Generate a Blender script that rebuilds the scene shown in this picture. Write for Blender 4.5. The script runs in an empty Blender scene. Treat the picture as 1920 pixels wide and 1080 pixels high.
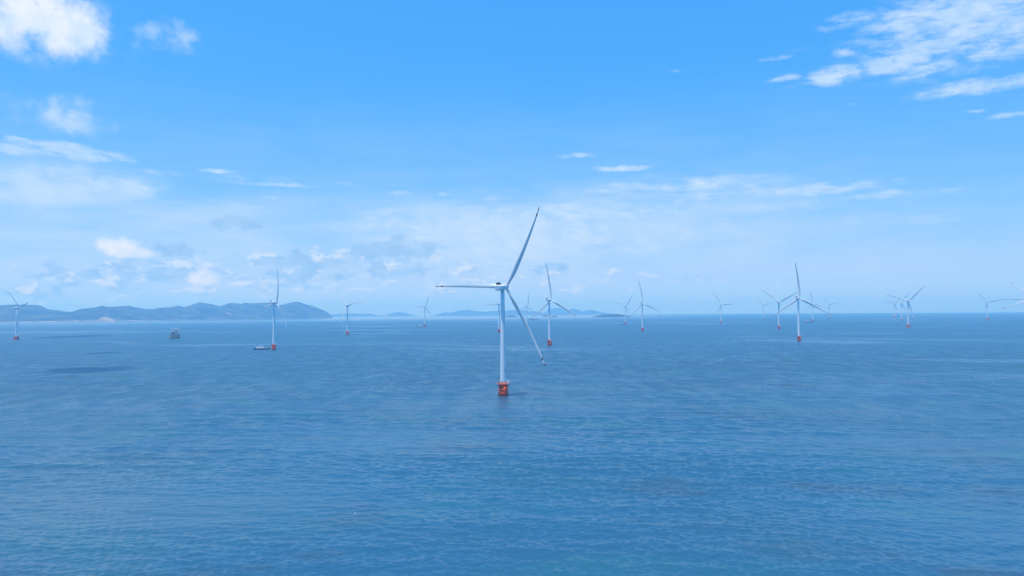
import bpy, bmesh, math, random
import numpy as np
from mathutils import Vector, Matrix

# ------------------------------------------------------------------ camera, sky, sun, exposure
sc = bpy.context.scene
col = sc.collection
CAM_H, RE, F = 84.0, 7.0e6, 1280.0           # eye height (m), effective earth radius (m), focal length (px of a 1920 px frame)
PITCH, ROLL = math.atan((584.7 - 540) / F), -0.0075
CAM_R = Matrix.Rotation(math.pi / 2 + PITCH, 3, 'X') @ Matrix.Rotation(ROLL, 3, 'Z')
cd = bpy.data.cameras.new('camera')
cam = bpy.data.objects.new('camera', cd)
col.objects.link(cam)
cd.sensor_width, cd.lens = 36.0, 36.0 * F / 1920.0
cd.clip_start, cd.clip_end = 1.0, 400000.0
cam.matrix_world = Matrix.Translation((0, 0, CAM_H)) @ CAM_R.to_4x4()
sc.camera = cam

SUN_EL, SUN_AZ = math.radians(77.5), math.radians(238.0)      # azimuth clockwise from +Y: left of and behind the camera
SUN_STRENGTH, EXPOSURE = 4.6, 0.0
HAZE_DENSITY, HAZE_COLOR, HAZE_ABS, HAZE_G = 0.9e-4, (0.20, 0.53, 1.0), (0.74, 0.95, 1.0), 0.25
sc.view_settings.view_transform = 'Standard'
sc.view_settings.look = 'None'
sc.view_settings.exposure = EXPOSURE
sc.view_settings.gamma = 1.0
sc.cycles.use_denoising = True
sc.cycles.use_adaptive_sampling = False
sc.cycles.sample_clamp_direct = 2.5
sc.cycles.sample_clamp_indirect = 4.0
sc.cycles.max_bounces = 6
sc.cycles.volume_bounces = 5
sc.cycles.use_fast_gi = False

sd = bpy.data.lights.new('sun', 'SUN')
sd.energy, sd.angle, sd.color = SUN_STRENGTH, math.radians(0.5), (1.0, 0.96, 0.89)
sun = bpy.data.objects.new('sun', sd)
col.objects.link(sun)
to_sun = Vector((math.cos(SUN_EL) * math.sin(SUN_AZ), math.cos(SUN_EL) * math.cos(SUN_AZ), math.sin(SUN_EL)))
sun.rotation_euler = to_sun.to_track_quat('Z', 'Y').to_euler()
sun.location = (0, 0, 600)


def ray(px, py):
    """world direction seen at a pixel of the 1920x1080 photograph (used once, to survey where things stand)"""
    return CAM_R @ Vector(((px - 960) / F, -(py - 540) / F, -1.0))


def azel(px, py):
    r = ray(px, py).normalized()
    return math.atan2(r.x, r.y) * F, math.asin(r.z) * F


class N:
    """small helper to write shader node maths"""
    def __init__(self, tree):
        self.t = tree

    def node(self, typ, **kw):
        n = self.t.nodes.new(typ)
        for k, v in kw.items():
            setattr(n, k, v)
        return n

    def put(self, sock, v):
        if isinstance(v, bpy.types.NodeSocket):
            self.t.links.new(v, sock)
        else:
            sock.default_value = v

    def m(self, op, a, b=None, c=None, clamp=False):
        n = self.node('ShaderNodeMath', operation=op)
        n.use_clamp = clamp
        for i, v in enumerate((a, b, c)):
            if v is not None:
                self.put(n.inputs[i], v)
        return n.outputs[0]

    def v(self, op, a, b=None, c=None):
        n = self.node('ShaderNodeVectorMath', operation=op)
        for i, x in enumerate((a, b, c)):
            if x is not None:
                self.put(n.inputs[i], x)
        return n.outputs['Value'] if op in ('DOT_PRODUCT', 'LENGTH', 'DISTANCE') else n.outputs['Vector']

    def xyz(self, x=0.0, y=0.0, z=0.0):
        n = self.node('ShaderNodeCombineXYZ')
        for i, q in enumerate((x, y, z)):
            self.put(n.inputs[i], q)
        return n.outputs[0]

    def sep(self, vec):
        n = self.node('ShaderNodeSeparateXYZ')
        self.put(n.inputs[0], vec)
        return n.outputs

    def noise(self, vec, scale=1.0, detail=4.0, rough=0.55, lac=2.0, dist=0.0, color=False):
        n = self.node('ShaderNodeTexNoise', noise_dimensions='3D')
        self.put(n.inputs['Vector'], vec)
        for k, q in (('Scale', scale), ('Detail', detail), ('Roughness', rough), ('Lacunarity', lac), ('Distortion', dist)):
            self.put(n.inputs[k], q)
        return n.outputs['Color'] if color else n.outputs['Fac']

    def ss(self, x, lo, hi, a=0.0, b=1.0):
        n = self.node('ShaderNodeMapRange', interpolation_type='SMOOTHSTEP')
        for i, q in enumerate((x, lo, hi, a, b)):
            self.put(n.inputs[i], q)
        return n.outputs[0]

    def mix(self, f, a, b):
        n = self.node('ShaderNodeMix', data_type='RGBA')
        n.clamp_factor = True
        self.put(n.inputs[0], f)
        for i, q in ((6, a), (7, b)):
            if isinstance(q, tuple):
                q = q + (1.0,) if len(q) == 3 else q
            self.put(n.inputs[i], q)
        return n.outputs[2]


# cloud banks: (x, y, half width, half height, strength) as surveyed in the photograph, turned into compass bearing and elevation
HEAP = [  # bright heaped clouds
    (45, 18, 100, 52, 1.05), (120, 50, 70, 50, 1.05), (15, 52, 80, 42, .75), (60, 88, 64, 28, .5), (160, 76, 52, 28, .72), (150, 20, 44, 28, .5),
    (228, 466, 36, 21, 1.0), (268, 474, 28, 13, .85), (384, 519, 31, 17, 1.1), (580, 531, 28, 8, .55), (820, 486, 22, 18, .55),
    (765, 499, 38, 11, .5), (440, 533, 34, 7, .55), (1200, 531, 24, 8, .42), (1120, 525, 17, 8, .42), (895, 527, 12, 8, .5), (345, 525, 40, 10, .45), (1010, 537, 22, 7, .4), (130, 545, 60, 10, .4), (30, 520, 30, 8, .4), (85, 515, 26, 8, .4)]
WISP = [  # streaky high cloud
    
    (95, 281, 110, 14, .85), (160, 290, 80, 8, .6), (35, 259, 22, 5, .6), (30, 322, 60, 16, .5), (100, 352, 80, 38, .55), (225, 348, 70, 24, .6),
    (410, 321, 32, 5, .7), (300, 325, 60, 7, .4), (450, 332, 110, 12, .3), (515, 345, 105, 5, .48), (505, 370, 17, 4, .5), (410, 378, 26, 4, .5), (640, 344, 22, 4, .3), (750, 361, 30, 5, .45),
    (832, 363, 16, 4, .5), (910, 374, 70, 5, .4), (605, 399, 24, 4, .45), (570, 372, 14, 3, .4),
    (880, 418, 250, 36, .75), (1050, 400, 240, 24, .72), (1170, 385, 150, 20, .55), (1000, 445, 320, 50, .7), (700, 425, 130, 16, .5),
    (1290, 348, 200, 15, .66), (1500, 357, 190, 13, .60), (1640, 368, 130, 10, .5), (1300, 368, 220, 13, .52), (1230, 388, 150, 22, .56), (1500, 384, 200, 12, .42), (1165, 315, 58, 6, .85), (1088, 291, 44, 5, .7), (1222, 329, 18, 6, .45),
    (1375, 337, 22, 6, .4), (1690, 410, 120, 15, .42), (1430, 437, 66, 7, .42), (1480, 420, 40, 6, .3),
    (1790, 50, 160, 56, .70), (1850, 15, 170, 54, .85), (1880, 60, 100, 44, .72), (1675, 120, 66, 20, .85), (1725, 130, 60, 13, .75), (1575, 140, 56, 17, .85), (1595, 38, 62, 13, .55), (1560, 50, 40, 12, .4), (1455, 107, 28, 5, .65),
    (1470, 146, 34, 6, .6), (1500, 158, 24, 5, .55), (1850, 160, 120, 13, .75), (1800, 126, 130, 18, .42), (1582, 97, 22, 9, .55), (1850, 98, 100, 20, .42), (1830, 208, 20, 3, .5),
    (1895, 216, 32, 5, .6), (1597, 196, 12, 3, .4), (1270, 134, 18, 3, .45), (1516, 90, 40, 4, .3), (1660, 66, 40, 34, .35)]
VEIL = [  # thin sheet
    (900, 460, 460, 112, 1.0), (420, 430, 360, 80, .85), (110, 375, 250, 75, .85), (180, 480, 460, 90, .85), (600, 500, 460, 90, .85), (1250, 435, 400, 115, .86), (1100, 405, 360, 80, .78), (1420, 365, 300, 36, .45), (80, 440, 320, 50, .6), (1600, 415, 420, 70, .50), (1500, 500, 620, 100, .62), (1250, 520, 500, 70, .3), (950, 400, 1500, 190, .42)]
LOW = [(60, 530, 220, 36, .5), (330, 520, 260, 40, .55), (620, 505, 220, 52, .6), (860, 520, 180, 44, .5), (1080, 525, 200, 34, .42), (1300, 535, 200, 24, .25), (130, 345, 130, 34, .3)]
PUFF = [(290, 56, 36, 18, .5), (318, 74, 44, 16, .62), (346, 74, 24, 28, .62), (245, 96, 30, 18, .35), (128, 218, 46, 30, .85), (135, 238, 44, 18, .6), (50, 212, 70, 34, .28), (215, 246, 18, 12, .3), (600, 231, 16, 12, .3), (60, 352, 50, 34, .75), (128, 348, 46, 36, .75), (215, 352, 60, 26, .5)]
GREY = [  # shaded heaps seen against the bright veil
    (446, 419, 42, 14, .95), (335, 468, 48, 15, .8), (550, 488, 46, 18, .8), (682, 472, 30, 16, .75), (765, 465, 66, 24, .9), (610, 490, 40, 12, .5), (120, 515, 80, 16, .5), (250, 500, 60, 16, .45),
    (740, 505, 120, 22, .5), (320, 520, 80, 18, .55), (560, 515, 90, 22, .55), (1030, 505, 40, 14, .55), (1300, 525, 60, 8, .35), (190, 385, 40, 10, .25), (900, 540, 120, 14, .3), (60, 545, 160, 20, .35)]


def build_world():
    w = bpy.data.worlds.new('World')
    sc.world = w
    w.use_nodes = True
    t = w.node_tree
    n = N(t)
    bg = t.nodes['Background']
    sky = n.node('ShaderNodeTexSky', sky_type='NISHITA')
    sky.sun_disc = False
    sky.sun_elevation, sky.sun_rotation = SUN_EL, SUN_AZ
    sky.altitude, sky.air_density, sky.dust_density, sky.ozone_density = 0.0, 0.7, 0.2, 6.0
    d = n.node('ShaderNodeTexCoord').outputs['Generated']
    dx, dy, dz = n.sep(d)
    # clear blue of the photograph's grading: a curve per channel
    r, g, b = n.sep(sky.outputs[0])
    r = n.m('MULTIPLY', n.m('POWER', n.m('MULTIPLY', r, 1 / .86), 1.25), .074)
    r = n.m('MINIMUM', r, .42)
    g = n.m('MULTIPLY', n.m('POWER', n.m('MULTIPLY', g, 1 / 1.61), .46), .392)
    b = n.m('MULTIPLY', n.m('POWER', n.m('MULTIPLY', b, 1 / 3.39), .10), .98)
    clear = n.xyz(r, g, b)
    u = n.m('MULTIPLY', n.m('ARCTAN2', dx, dy), F)
    v = n.m('MULTIPLY', n.m('ARCSINE', dz), F)
    uv = n.xyz(u, v, 0.0)

    def warp(p, scale, amp, ay=1.0):
        c = n.noise(p, scale, 3.0, .6, color=True)
        return n.v('MULTIPLY_ADD', n.v('SUBTRACT', c, (.5, .5, .5)), (amp, amp * ay, 0.0), p)

    def banks(p, rows, total=False):
        f = None
        for (x, y, rx, ry, s) in rows:
            uu, vv = azel(x, y)
            q = n.v('MULTIPLY_ADD', p, (1 / rx, 1 / ry, 0.0), (-uu / rx, -vv / ry, 0.0))
            k = n.m('MULTIPLY_ADD', n.v('DOT_PRODUCT', q, q), -s * .6, s)
            f = n.m('MAXIMUM', k, 0.0 if f is None else f)
        return f

    # streaky cloud: noise stretched along the bearing, broken into puffs
    p1 = warp(warp(uv, .012, 40.0, .35), .06, 16.0, .35)
    fw = banks(p1, WISP)
    tilt = n.m('MULTIPLY_ADD', u, .08, v)
    s1 = n.noise(n.xyz(n.m('MULTIPLY', u, .013), n.m('MULTIPLY', tilt, .050), 3.1), 1.0, 8.0, .62, dist=.5)
    s2 = n.noise(n.xyz(n.m('MULTIPLY', u, .030), n.m('MULTIPLY', tilt, .085), 7.7), 1.0, 6.0, .62, dist=.3)
    tex = n.m('MULTIPLY_ADD', s2, .5, n.m('MULTIPLY', s1, .5))
    aw = n.ss(n.m('MULTIPLY_ADD', n.m('SUBTRACT', tex, .5), 3.5, fw), .02, 1.05)
    aw = n.m('MULTIPLY', aw, n.ss(fw, 0.0, .65, 0.0, .86), clamp=True)
    # thin veil
    p2 = warp(uv, .006, 120.0, .35)
    fv = banks(p2, VEIL)
    sv = n.noise(n.xyz(n.m('MULTIPLY', u, .0055), n.m('MULTIPLY', v, .026), 1.3), 1.0, 8.0, .6, dist=.4)
    av = n.m('MULTIPLY', n.m('POWER', fv, 1.7), n.ss(sv, .30, .68, .50, 1.10), clamp=True)
    # heaped cloud
    p3 = warp(warp(uv, .02, 30.0, .8), .075, 14.0, .9)
    fh = banks(p3, HEAP)
    sh = n.noise(uv, .030, 6.0, .53)
    ah = n.ss(n.m('MULTIPLY_ADD', n.m('SUBTRACT', sh, .5), 1.9, fh), .05, 1.05)
    ah = n.m('MULTIPLY', ah, n.ss(fh, .02, .9, .0, .97))
    # shaded heaps and the broken low cumulus along the horizon
    p4 = warp(warp(uv, .03, 30.0, .8), .1, 14.0, 1.0)
    fg = banks(p4, GREY)
    sg = n.noise(n.v('MULTIPLY', uv, (.75, 1.2, 1.0)), .045, 8.0, .62)
    ag = n.ss(n.m('MULTIPLY_ADD', n.m('SUBTRACT', sg, .5), 2.4, fg), .28, .60, 0.0, .90)
    ag = n.m('MULTIPLY', ag, n.ss(fg, .0, .3))
    fb = banks(p2, LOW)
    sb = n.noise(n.v('MULTIPLY', p4, (.55, 1.25, 1.0)), .034, 8.0, .60)
    sb2 = n.noise(n.v('MULTIPLY_ADD', p4, (.55, 1.25, 1.0), (-6.0, 9.0, 0.0)), .034, 8.0, .60)
    al = n.ss(n.m('MULTIPLY_ADD', n.m('SUBTRACT', sb, .5), 3.2, fb), .34, .80)
    al = n.m('MULTIPLY', al, n.ss(fb, 0.0, .4))
    slope = n.ss(n.m('SUBTRACT', sb, sb2), -.06, .10)        # sunlit shoulders against shaded hollows
    lum = n.ss(n.noise(n.v('ADD', uv, (9.0, -16.0, 0.0)), .026, 6.0, .55), .34, .66)
    c = n.mix(av, clear, (.560, .755, .985))
    c = n.mix(n.m('MULTIPLY', al, .78), c, n.mix(slope, (.35, .585, .91), (.72, .855, 1.0)))
    c = n.mix(ag, c, n.mix(n.m('MULTIPLY', lum, .6), (.315, .565, .895), (.44, .675, .95)))
    c = n.mix(aw, c, n.mix(lum, (.48, .71, .985), (.64, .81, 1.0)))
    fp = banks(p3, PUFF)
    c = n.mix(n.m('MULTIPLY', n.m('POWER', fp, .8), n.ss(n.m('MULTIPLY_ADD', n.m('SUBTRACT', sh, .5), 2.2, fp), .05, .95), clamp=True), c, (.56, .755, .985))
    white = n.mix(lum, (.68, .835, 1.0), (.88, .94, 1.0))
    c = n.mix(ah, c, white)
    out = n.v('SCALE', c)
    out.node.inputs['Scale'].default_value = 10.0
    t.links.new(out, bg.inputs['Color'])
    bg.inputs['Strength'].default_value = 0.1
    w.cycles.sampling_method = 'MANUAL'
    w.cycles.sample_map_resolution = 512


build_world()


# ------------------------------------------------------------------ helpers
def tag(o, label=None, cat=None, group=None, kind=None):
    for k, q in (('label', label), ('category', cat), ('group', group), ('kind', kind)):
        if q:
            o[k] = q
    return o


def empty(name, loc, rz=0.0, s=1.0):
    o = bpy.data.objects.new(name, None)
    col.objects.link(o)
    o.location, o.rotation_euler, o.scale = loc, (0, 0, rz), (s, s, s)
    o.empty_display_size = 2.0
    return o


def put(name, me, mat=None, parent=None, loc=(0, 0, 0)):
    if mat is not None and not me.materials:
        for m_ in (mat if isinstance(mat, (list, tuple)) else [mat]):
            me.materials.append(m_)
    o = bpy.data.objects.new(name, me)
    col.objects.link(o)
    o.parent = parent
    o.location = loc
    return o


def sea_z(x, y):
    return -(x * x + y * y) / (2 * RE)


def survey(px, py):
    """the point of the sea under a pixel of the photograph"""
    r = ray(px, py)
    h = math.hypot(r.x, r.y)
    a, b, c = 1 / (2 * RE), r.z / h, CAM_H
    dd = (-b - math.sqrt(max(b * b - 4 * a * c, 0.0))) / (2 * a)
    return Vector((r.x / h * dd, r.y / h * dd, -dd * dd * a))


class MB:
    """collects shapes into one mesh"""
    def __init__(self):
        self.b = bmesh.new()

    def box(self, c, s, bevel=0.0, mi=0):
        r = bmesh.ops.create_cube(self.b, size=1.0)
        for q in r['verts']:
            q.co = Vector((q.co.x * s[0] + c[0], q.co.y * s[1] + c[1], q.co.z * s[2] + c[2]))
        fs = {f for q in r['verts'] for f in q.link_faces}
        for f in fs:
            f.material_index = mi
        if bevel:
            es = list({e for q in r['verts'] for e in q.link_edges})
            bmesh.ops.bevel(self.b, geom=es, offset=bevel, segments=3, affect='EDGES', profile=.5)
        return self

    def lathe(self, prof, seg=32, c=(0, 0, 0), mi=0, cap=True):
        rings = []
        for (r, z) in prof:
            rings.append([self.b.verts.new((c[0] + r * math.cos(2 * math.pi * i / seg), c[1] + r * math.sin(2 * math.pi * i / seg), c[2] + z)) for i in range(seg)])
        for a, b in zip(rings, rings[1:]):
            for i in range(seg):
                f = self.b.faces.new((a[i], a[(i + 1) % seg], b[(i + 1) % seg], b[i]))
                f.material_index = mi
                f.smooth = True
        if cap:
            self.b.faces.new(rings[0][::-1]).material_index = mi
            self.b.faces.new(rings[-1]).material_index = mi
        return self

    def tube(self, p, q, r, r2=None, seg=8, mi=0):
        p, q = Vector(p), Vector(q)
        r2 = r if r2 is None else r2
        w = (q - p).normalized()
        a = w.orthogonal().normalized()
        b = w.cross(a)
        A, B = [], []
        for i in range(seg):
            t = 2 * math.pi * i / seg
            e = a * math.cos(t) + b * math.sin(t)
            A.append(self.b.verts.new(p + e * r))
            B.append(self.b.verts.new(q + e * r2))
        for i in range(seg):
            f = self.b.faces.new((A[i], A[(i + 1) % seg], B[(i + 1) % seg], B[i]))
            f.smooth, f.material_index = True, mi
        self.b.faces.new(A[::-1]).material_index = mi
        self.b.faces.new(B).material_index = mi
        return self

    def ring(self, R, z, r, seg=40, mi=0):
        pts = [Vector((R * math.cos(2 * math.pi * i / seg), R * math.sin(2 * math.pi * i / seg), z)) for i in range(seg)]
        for i in range(seg):
            self.tube(pts[i], pts[(i + 1) % seg], r, seg=6, mi=mi)
        return self

    def loft(self, secs, closed=True, mi=0, caps=True):
        rings = [[self.b.verts.new(p) for p in s] for s in secs]
        n_ = len(rings[0])
        for a, b in zip(rings, rings[1:]):
            for i in range(n_ if closed else n_ - 1):
                f = self.b.faces.new((a[i], a[(i + 1) % n_], b[(i + 1) % n_], b[i]))
                f.smooth, f.material_index = True, mi
        if caps:
            for rr in (rings[0][::-1], rings[-1]):
                try:
                    self.b.faces.new(rr).material_index = mi
                except ValueError:
                    pass
        return self

    def mesh(self, name):
        bmesh.ops.recalc_face_normals(self.b, faces=self.b.faces)
        me = bpy.data.meshes.new(name)
        self.b.to_mesh(me)
        self.b.free()
        return me


# ------------------------------------------------------------------ materials
def paint(name, colr, rough=.45, dirt=.10, scale=.35, dark=None, spec=.4, streak=False):
    m_ = bpy.data.materials.new(name)
    m_.use_nodes = True
    n = N(m_.node_tree)
    bsdf = m_.node_tree.nodes['Principled BSDF']
    p = n.node('ShaderNodeTexCoord').outputs['Object']
    if streak:
        p = n.v('MULTIPLY', p, (1.0, 1.0, .12))
    f = n.ss(n.noise(p, scale, 6.0, .6), .40, .75, 0.0, 1.0)
    dk = dark or tuple(c * (1 - dirt * 2.5) for c in colr)
    base = n.mix(n.m('MULTIPLY', f, min(1.0, dirt * 4)), colr, dk)
    m_.node_tree.links.new(base, bsdf.inputs['Base Color'])
    n.put(bsdf.inputs['Roughness'], n.m('MULTIPLY_ADD', f, .15, rough))
    bsdf.inputs['Specular IOR Level'].default_value = spec
    return m_


M = {
    'tower': paint('tower_white_paint', (.82, .835, .85), .42, .05, .25, streak=True),
    'nacelle': paint('nacelle_white_paint', (.78, .795, .81), .45, .06, .4),
    'hub': paint('hub_grey_white_paint', (.72, .74, .76), .45, .06, .5),
    'red': paint('signal_red_paint', (.86, .120, .026), .5, .08, .5, dark=(.66, .080, .022), streak=True),
    'rail': paint('faded_red_rail_paint', (.72, .24, .15), .55, .1, .8),
    'grey': paint('grey_machinery_paint', (.13, .15, .17), .5, .1, .8),
    'dark': paint('dark_louvre_metal', (.035, .05, .065), .5, .1, .8),
    'white': paint('white_container_paint', (.80, .81, .81), .45, .06, .7),
    'steel': paint('weathered_steel', (.58, .42, .28), .6, .15, .25, dark=(.36, .24, .15)),
    'deckhouse': paint('pale_module_panels', (.55, .57, .58), .5, .14, .18, dark=(.26, .28, .30)),
    'hull': paint('dark_hull_paint', (.022, .035, .055), .4, .1, .3),
    'window': paint('dark_window_glass', (.02, .03, .04), .08, .02, .5, spec=.6),
    'concrete': paint('pile_cap_concrete', (.40, .20, .15), .75, .14, .3, dark=(.20, .10, .08)),
}


def blade_material():
    m_ = bpy.data.materials.new('blade_white_with_red_tip_bands')
    m_.use_nodes = True
    n = N(m_.node_tree)
    bsdf = m_.node_tree.nodes['Principled BSDF']
    p = n.node('ShaderNodeTexCoord').outputs['Object']
    z = n.sep(p)[2]
    f = n.ss(n.noise(n.v('MULTIPLY', p, (1, 1, .1)), .6, 5.0, .6), .4, .75)
    base = n.mix(n.m('MULTIPLY', f, .3), (.72, .735, .75), (.58, .60, .62))
    # two red warning bands near the tip (the blade is 1 unit = 1 metre, 92 m long)
    b1 = n.m('MULTIPLY', n.m('GREATER_THAN', z, 87.5), n.m('LESS_THAN', z, 91.0))
    b2 = n.m('MULTIPLY', n.m('GREATER_THAN', z, 81.0), n.m('LESS_THAN', z, 84.0))
    base = n.mix(n.m('ADD', b1, b2), base, (.14, .014, .016))
    m_.node_tree.links.new(base, bsdf.inputs['Base Color'])
    bsdf.inputs['Roughness'].default_value = .42
    return m_


M['blade'] = blade_material()


def land_material(name, c1, c2, c3=None):
    m_ = bpy.data.materials.new(name)
    m_.use_nodes = True
    n = N(m_.node_tree)
    bsdf = m_.node_tree.nodes['Principled BSDF']
    p = n.node('ShaderNodeTexCoord').outputs['Object']
    f = n.ss(n.noise(p, .0035, 8.0, .62), .38, .64)
    base = n.mix(f, c1, c2)
    if c3:
        base = n.mix(n.ss(n.noise(n.v('ADD', p, (900, 0, 0)), .006, 6.0, .6), .62, .70), base, c3)
    m_.node_tree.links.new(base, bsdf.inputs['Base Color'])
    bsdf.inputs['Roughness'].default_value = .95
    bsdf.inputs['Specular IOR Level'].default_value = .1
    return m_


M['wood'] = land_material('hillside_woodland', (.022, .042, .022), (.075, .098, .050), (.17, .155, .11))
M['rock'] = land_material('bare_rock', (.30, .285, .26), (.17, .17, .145))
M['shore'] = land_material('pale_shore', (.30, .29, .26), (.12, .14, .10), (.50, .50, .48))


# ------------------------------------------------------------------ sea: one curved sheet, waves modelled near the camera
def sea_material():
    m_ = bpy.data.materials.new('sea_water')
    m_.use_nodes = True
    t = m_.node_tree
    n = N(t)
    bsdf = t.nodes['Principled BSDF']
    pos = n.node('ShaderNodeNewGeometry').outputs['Position']
    x, y, z = n.sep(pos)
    flat = n.xyz(x, y, 0.0)
    dist = n.v('LENGTH', flat)
    ang = math.radians(-9)
    xr = n.m('ADD', n.m('MULTIPLY', x, math.cos(ang)), n.m('MULTIPLY', y, math.sin(ang)))
    yr = n.m('ADD', n.m('MULTIPLY', x, -math.sin(ang)), n.m('MULTIPLY', y, math.cos(ang)))
    # water colour: clear blue with turbid greenish and brownish drifts
    base = n.mix(n.ss(n.noise(n.xyz(n.m('MULTIPLY', xr, .006), n.m('MULTIPLY', yr, .010), 0.0), 1.0, 4.0, .55), .38, .66), (.0230, .104, .183), (.0255, .098, .166))
    base = n.mix(n.ss(n.noise(n.xyz(n.m('MULTIPLY', xr, .010), n.m('MULTIPLY', yr, .020), 5.0), 1.0, 3.0, .5), .50, .70, 0.0, .75), base, (.0240, .118, .168))
    base = n.mix(n.ss(n.noise(n.xyz(n.m('MULTIPLY', xr, .013), n.m('MULTIPLY', yr, .022), 11.0), 1.0, 4.0, .55), .54, .72, 0.0, .7), base, (.040, .088, .134))
    # a paler drift of silt in the nearer water at left
    c = survey(140, 930)
    q = n.v('MULTIPLY', n.v('SUBTRACT', flat, (c.x, c.y, 0.0)), (1 / 150.0, 1 / 130.0, 0.0))
    silt = n.m('ADD', n.m('SUBTRACT', 1.0, n.v('DOT_PRODUCT', q, q)), n.m('MULTIPLY', n.m('SUBTRACT', n.noise(n.xyz(n.m('MULTIPLY', x, .012), n.m('MULTIPLY', y, .016), 9.0), 1.0, 5.0, .6), .5), 2.6))
    base = n.mix(n.ss(silt, 0.0, 1.3, 0.0, .7), base, (.046, .118, .170))
    # wind patches and slicks, drawn out across the view at a distance
    w1 = n.noise(n.xyz(n.m('MULTIPLY', x, .0009), n.m('MULTIPLY', y, .0042), 2.0), 1.0, 5.0, .6, dist=.3)
    w2 = n.noise(n.xyz(n.m('MULTIPLY', x, .00022), n.m('MULTIPLY', y, .0016), 8.0), 1.0, 4.0, .55, dist=.3)
    wind = n.ss(n.m('MULTIPLY_ADD', w1, .55, n.m('MULTIPLY', w2, .45)), .36, .64)
    dark_patch = None  # separate fixed patches: darker base colour, rougher surface
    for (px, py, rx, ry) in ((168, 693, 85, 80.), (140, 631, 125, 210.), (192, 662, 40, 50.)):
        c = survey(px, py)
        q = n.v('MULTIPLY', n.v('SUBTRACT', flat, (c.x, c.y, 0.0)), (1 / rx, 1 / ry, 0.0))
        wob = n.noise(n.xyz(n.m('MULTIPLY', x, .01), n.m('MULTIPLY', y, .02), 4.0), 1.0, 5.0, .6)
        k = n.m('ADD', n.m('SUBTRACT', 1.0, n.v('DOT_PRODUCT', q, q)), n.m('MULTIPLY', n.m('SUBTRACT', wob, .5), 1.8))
        dark_patch = n.m('MAXIMUM', k, 0.0 if dark_patch is None else dark_patch)
    dark_patch = n.ss(dark_patch, .0, 1.0)
    lane = n.noise(n.xyz(n.m('MULTIPLY', x, .0011), n.m('MULTIPLY_ADD', x, .0006, n.m('MULTIPLY', y, .0021)), 44.0), 1.0, 6.0, .62, dist=.8)
    lane = n.m('MULTIPLY', n.ss(lane, .50, .66), n.ss(dist, 600.0, 1200.0))
    # ripples as bump: three sizes, crests across the wind
    h1 = n.noise(n.xyz(n.m('MULTIPLY', xr, .055), n.m('MULTIPLY', yr, .15), 0.0), 1.0, 3.0, .55, dist=.4)
    h2 = n.noise(n.xyz(n.m('MULTIPLY', xr, .22), n.m('MULTIPLY', yr, .55), 3.0), 1.0, 4.0, .62, dist=.5)
    h3 = n.noise(n.xyz(n.m('MULTIPLY', xr, .9), n.m('MULTIPLY', yr, 1.9), 6.0), 1.0, 3.0, .6)
    hh = n.m('ADD', n.m('ADD', n.m('MULTIPLY', h1, n.ss(dist, 450.0, 1400.0, 0.0, 3.2)), n.m('MULTIPLY', h2, n.ss(dist, 250.0, 900.0, .10, 1.7))), n.m('MULTIPLY', h3, .12))
    h0 = n.noise(n.xyz(n.m('MULTIPLY', x, .11), n.m('MULTIPLY', y, .042), 15.0), 1.0, 6.0, .70, dist=.3)
    hh = n.m('ADD', hh, n.m('MULTIPLY', h0, n.m('MULTIPLY', n.ss(dist, 350.0, 900.0, 0.0, 3.0), n.ss(dist, 900.0, 2200.0, 1.0, .15))))
    tx = n.noise(n.xyz(n.m('MULTIPLY', x, .040), n.m('MULTIPLY', y, .022), 31.0), 1.0, 8.0, .74, dist=.4)
    bump = n.node('ShaderNodeBump')
    bump.inputs['Distance'].default_value = 1.0
    n.put(bump.inputs['Height'], hh)
    calm = n.ss(n.m('MULTIPLY_ADD', n.m('SUBTRACT', w2, .5), 5000.0, dist), 4200.0, 12500.0)
    calm = n.m('MULTIPLY', calm, n.ss(n.m('DIVIDE', x, n.m('MAXIMUM', y, 100.0)), .02, .34, 1.0, .12))     # sheltered water off the hills
    st = n.m('MULTIPLY', n.ss(dist, 300.0, 5000.0, 1.0, .85), n.m('MULTIPLY_ADD', wind, .55, .70))
    n.put(bump.inputs['Strength'], n.m('MULTIPLY', n.m('MULTIPLY_ADD', dark_patch, .5, n.m('MULTIPLY', st, .85), clamp=True), n.m('MULTIPLY', n.m('MULTIPLY_ADD', calm, -.92, 1.0), n.m('MULTIPLY_ADD', lane, -.40, 1.0))))
    t.links.new(bump.outputs[0], bsdf.inputs['Normal'])
    base = n.mix(n.m('MULTIPLY', dark_patch, .55), base, (.012, .072, .165))  # darker blue mixed into the base colour inside the fixed patches
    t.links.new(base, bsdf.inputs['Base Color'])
    n.put(bsdf.inputs['Roughness'], n.m('MULTIPLY', n.m('ADD', n.m('ADD', n.ss(dist, 250.0, 1100.0, .14, .40), n.m('MULTIPLY', n.m('SUBTRACT', n.ss(tx, .36, .64), .5), n.m('MULTIPLY', n.ss(dist, 250.0, 800.0, .08, .26), n.ss(dist, 1000.0, 3000.0, 1.0, .35)))), n.m('MULTIPLY', dark_patch, .5)), n.m('MULTIPLY', n.m('MULTIPLY_ADD', calm, -.75, 1.0), n.m('MULTIPLY_ADD', lane, -.34, 1.0))))
    bsdf.inputs['IOR'].default_value = 1.333
    return m_


WAVE = .0112


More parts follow.
